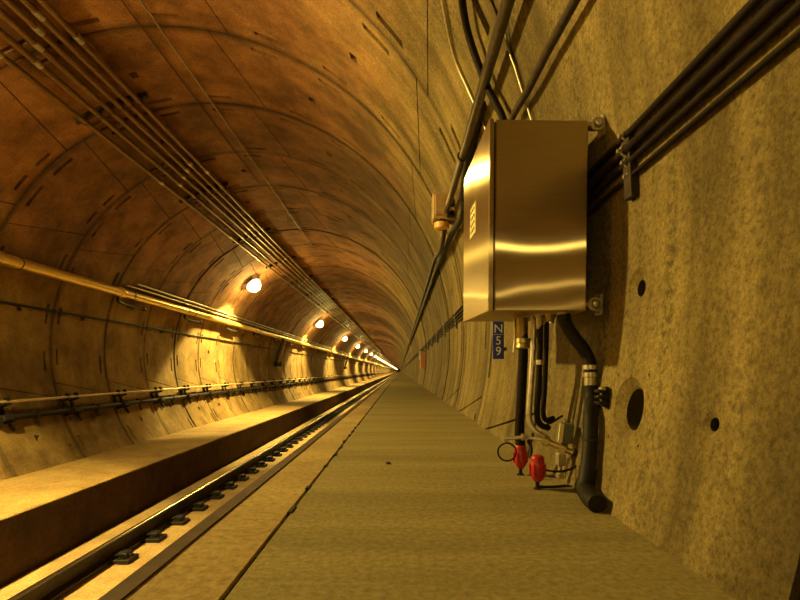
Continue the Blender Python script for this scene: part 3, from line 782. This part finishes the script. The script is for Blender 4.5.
# valve manifold
vm = thing('valve_manifold', tuple(P(560, 470, 1.56)), 'small brass valve fitting with grey solenoid box beside the red plugs', 'valve')
m = MB(); m.tube([P(505, 439, 1.62), P(524, 437, 1.60), P(549, 441, 1.56)], .0055, 10); m.build('cross_tube', M['galv'], vm)
m = MB(); a, b = P(545, 440.5, 1.56), P(573, 453, 1.52); m.tube([a, b], .010, 10)
m.lathe(a, b - a, [(-.004, .010), (-.004, .016), (.014, .016), (.014, .010)], 6); m.lathe(P(560, 447, 1.54), b - a, [(0, .011), (0, .017), (.02, .017), (.02, .011)], 6); m.build('valve_body', M['brass'], vm)
m = MB(); m.lathe(P(521.5, 437, 1.60), (1, 0, 0), [(0, .006), (0, .011), (.012, .011), (.012, .006)], 6); m.build('nut', M['galv'], vm)
m = MB(); m.box(P(565, 433, 1.54), (.042, .036, .062), Matrix.Rotation(.12, 3, 'Y'), bev=.004); m.build('solenoid_box', M['grey'], vm)
m = MB(); m.box(P(561, 433, 1.515), (.012, .006, .056), Matrix.Rotation(.12, 3, 'Y')); m.build('solenoid_label', M['plate'], vm)
m = MB(); m.box(P(560.5, 459, 1.53), (.026, .026, .040), bev=.004); m.lathe(P(560, 466, 1.53), (0, 0, -1), [(0, .007), (.02, .007), (.022, .013), (.036, .011), (.04, .004)], 10); m.build('drain_cock', M['zinc'], vm)
m = MB(); m.lathe(P(573, 452, 1.52), (1, 0, -.3), [(0, .010), (.0, .013), (.02, .013), (.026, .007)], 8); m.build('outlet', M['darksteel'], vm)
# thin wires
t = MB(); c = P(507, 452, 1.63); t.torus(c, (.15, 1, 0), .029, .0027, 28, 7); tag(t.build('wire_loop', M['black']), 'small black wire coil left of the red plugs', 'wire')
m = MB(); m.tube(spline([P(574, 455, 1.52), P(578, 459, 1.51), P(577, 465, 1.50), P(568, 470, 1.49), P(556, 471.5, 1.48), P(546, 470, 1.48), P(541, 466, 1.49)], 6), .0034, 7)
tag(m.build('wire_loop', M['black']), 'black wire drooping between right red plug and brass valve', 'wire')
fy = lambda py: EYE.z * F / (py - VY)
fl = lambda px, py: P(px, py, fy(py)) + Vector((0, 0, .004))
m = MB(); m.tube(spline([fl(539, 488), fl(552, 488), fl(566, 487), fl(576, 489), fl(584, 494)], 5), .0036, 7)
tag(m.build('floor_wire', M['black']), 'black wire lying on the walkway from red plug to conduit foot', 'wire')
m = MB(); m.tube(spline([P(544, 426, 1.60), P(552, 422, 1.64), W(562, 416, .01)], 5), .004, 7); tag(m.build('pigtail_wire', M['black']), 'short dark pigtail wire running from black tubes to the wall', 'wire')
m = MB(); m.tube(spline([P(528, 440, 1.60), P(531, 448, 1.59), P(530, 458, 1.58)], 5), .006, 7)
tag(m.build('pigtail_wire', M['black']), 'short dark stub hanging from the cross tube between the red plugs', 'wire')

# ------------------------------------------------------------------ blue marker sign
ysn = 2.75
c = P(498.3, 334, ysn); wS, hS = 11.2 * ysn / F, 50 * ysn / F
sg = thing('marker_sign', tuple(c), 'narrow blue marker sign with white stacked characters under the cabinet', 'sign')
m = MB(); m.box(c, (wS, .006, hS), bev=.001); m.build('plate', M['blue'], sg)
m = MB(); m.box(c + Vector((wS / 2 + .03, .004, hS * .3)), (.08, .012, .02)); m.box(c + Vector((wS / 2 + .03, .004, -hS * .3)), (.08, .012, .02)); m.build('bracket', M['darksteel'], sg)
cps = [('N', 329), ('5', 341), ('9', 351.5)]
for ch, py in cps:
    cu = bpy.data.curves.new('character', 'FONT'); cu.body = ch; cu.size = .066; cu.extrude = .0008; cu.align_x = 'CENTER'; cu.align_y = 'CENTER'
    tmp = bpy.data.objects.new('tmp', cu); COL.objects.link(tmp)
    bpy.context.view_layer.update()
    me = bpy.data.meshes.new_from_object(tmp.evaluated_get(bpy.context.evaluated_depsgraph_get()))
    bpy.data.objects.remove(tmp); me.materials.clear(); me.materials.append(M['white'])
    ob = bpy.data.objects.new('character', me); COL.objects.link(ob); ob.parent = sg
    ob.rotation_euler = (D(90), 0, 0); ob.location = P(498.3, py, ysn) + Vector((0, -.0045, 0)) - c
    ob['label'] = 'white character %s' % ch
m = MB(); m.box(P(498.3, 334.5, ysn) + Vector((0, -.004, 0)), (wS * .8, .001, .002)); m.build('divider', M['white'], sg)

# far red box on the right wall
yb = 12.3; b = W(425, 360, .0); yb = b.y
t = thing('alarm_box', tuple(b), 'small pinkish red wall box with white louvres far along right wall', 'alarm box')
m = MB(); m.box(b + Vector((-.06, 0, 0)), (.12, .34, .40), bev=.01); m.build('body', M['pink'], t)
m = MB()
for i in range(4): m.box(b + Vector((-.125, -.02, .20 - i * .055)), (.03, .30, .034), Matrix.Rotation(.5, 3, 'Y'))
m.build('louvre', M['white'], t)

# ------------------------------------------------------------------ world, camera, view
w = bpy.data.worlds.new('tunnel_air'); scene.world = w; w.use_nodes = True
w.node_tree.nodes['Background'].inputs[0].default_value = (1, .55, .2, 1); w.node_tree.nodes['Background'].inputs[1].default_value = .03
cam = bpy.data.cameras.new('camera'); co = bpy.data.objects.new('camera', cam); COL.objects.link(co)
co.location = EYE; co.rotation_euler = (D(90), 0, 0); cam.sensor_width = 36; cam.lens = F / 800 * 36
cam.shift_y = (VY - 300) / 800; cam.clip_start = .02; cam.clip_end = 1000
scene.camera = co
for o in bpy.data.objects:
    if '_o' in o: del o['_o']
vs = scene.view_settings
scene.display_settings.display_device = 'sRGB'
vs.view_transform = 'Standard'; vs.look = 'None'; vs.gamma = 1.0; vs.use_curve_mapping = False; vs.exposure = -1.22
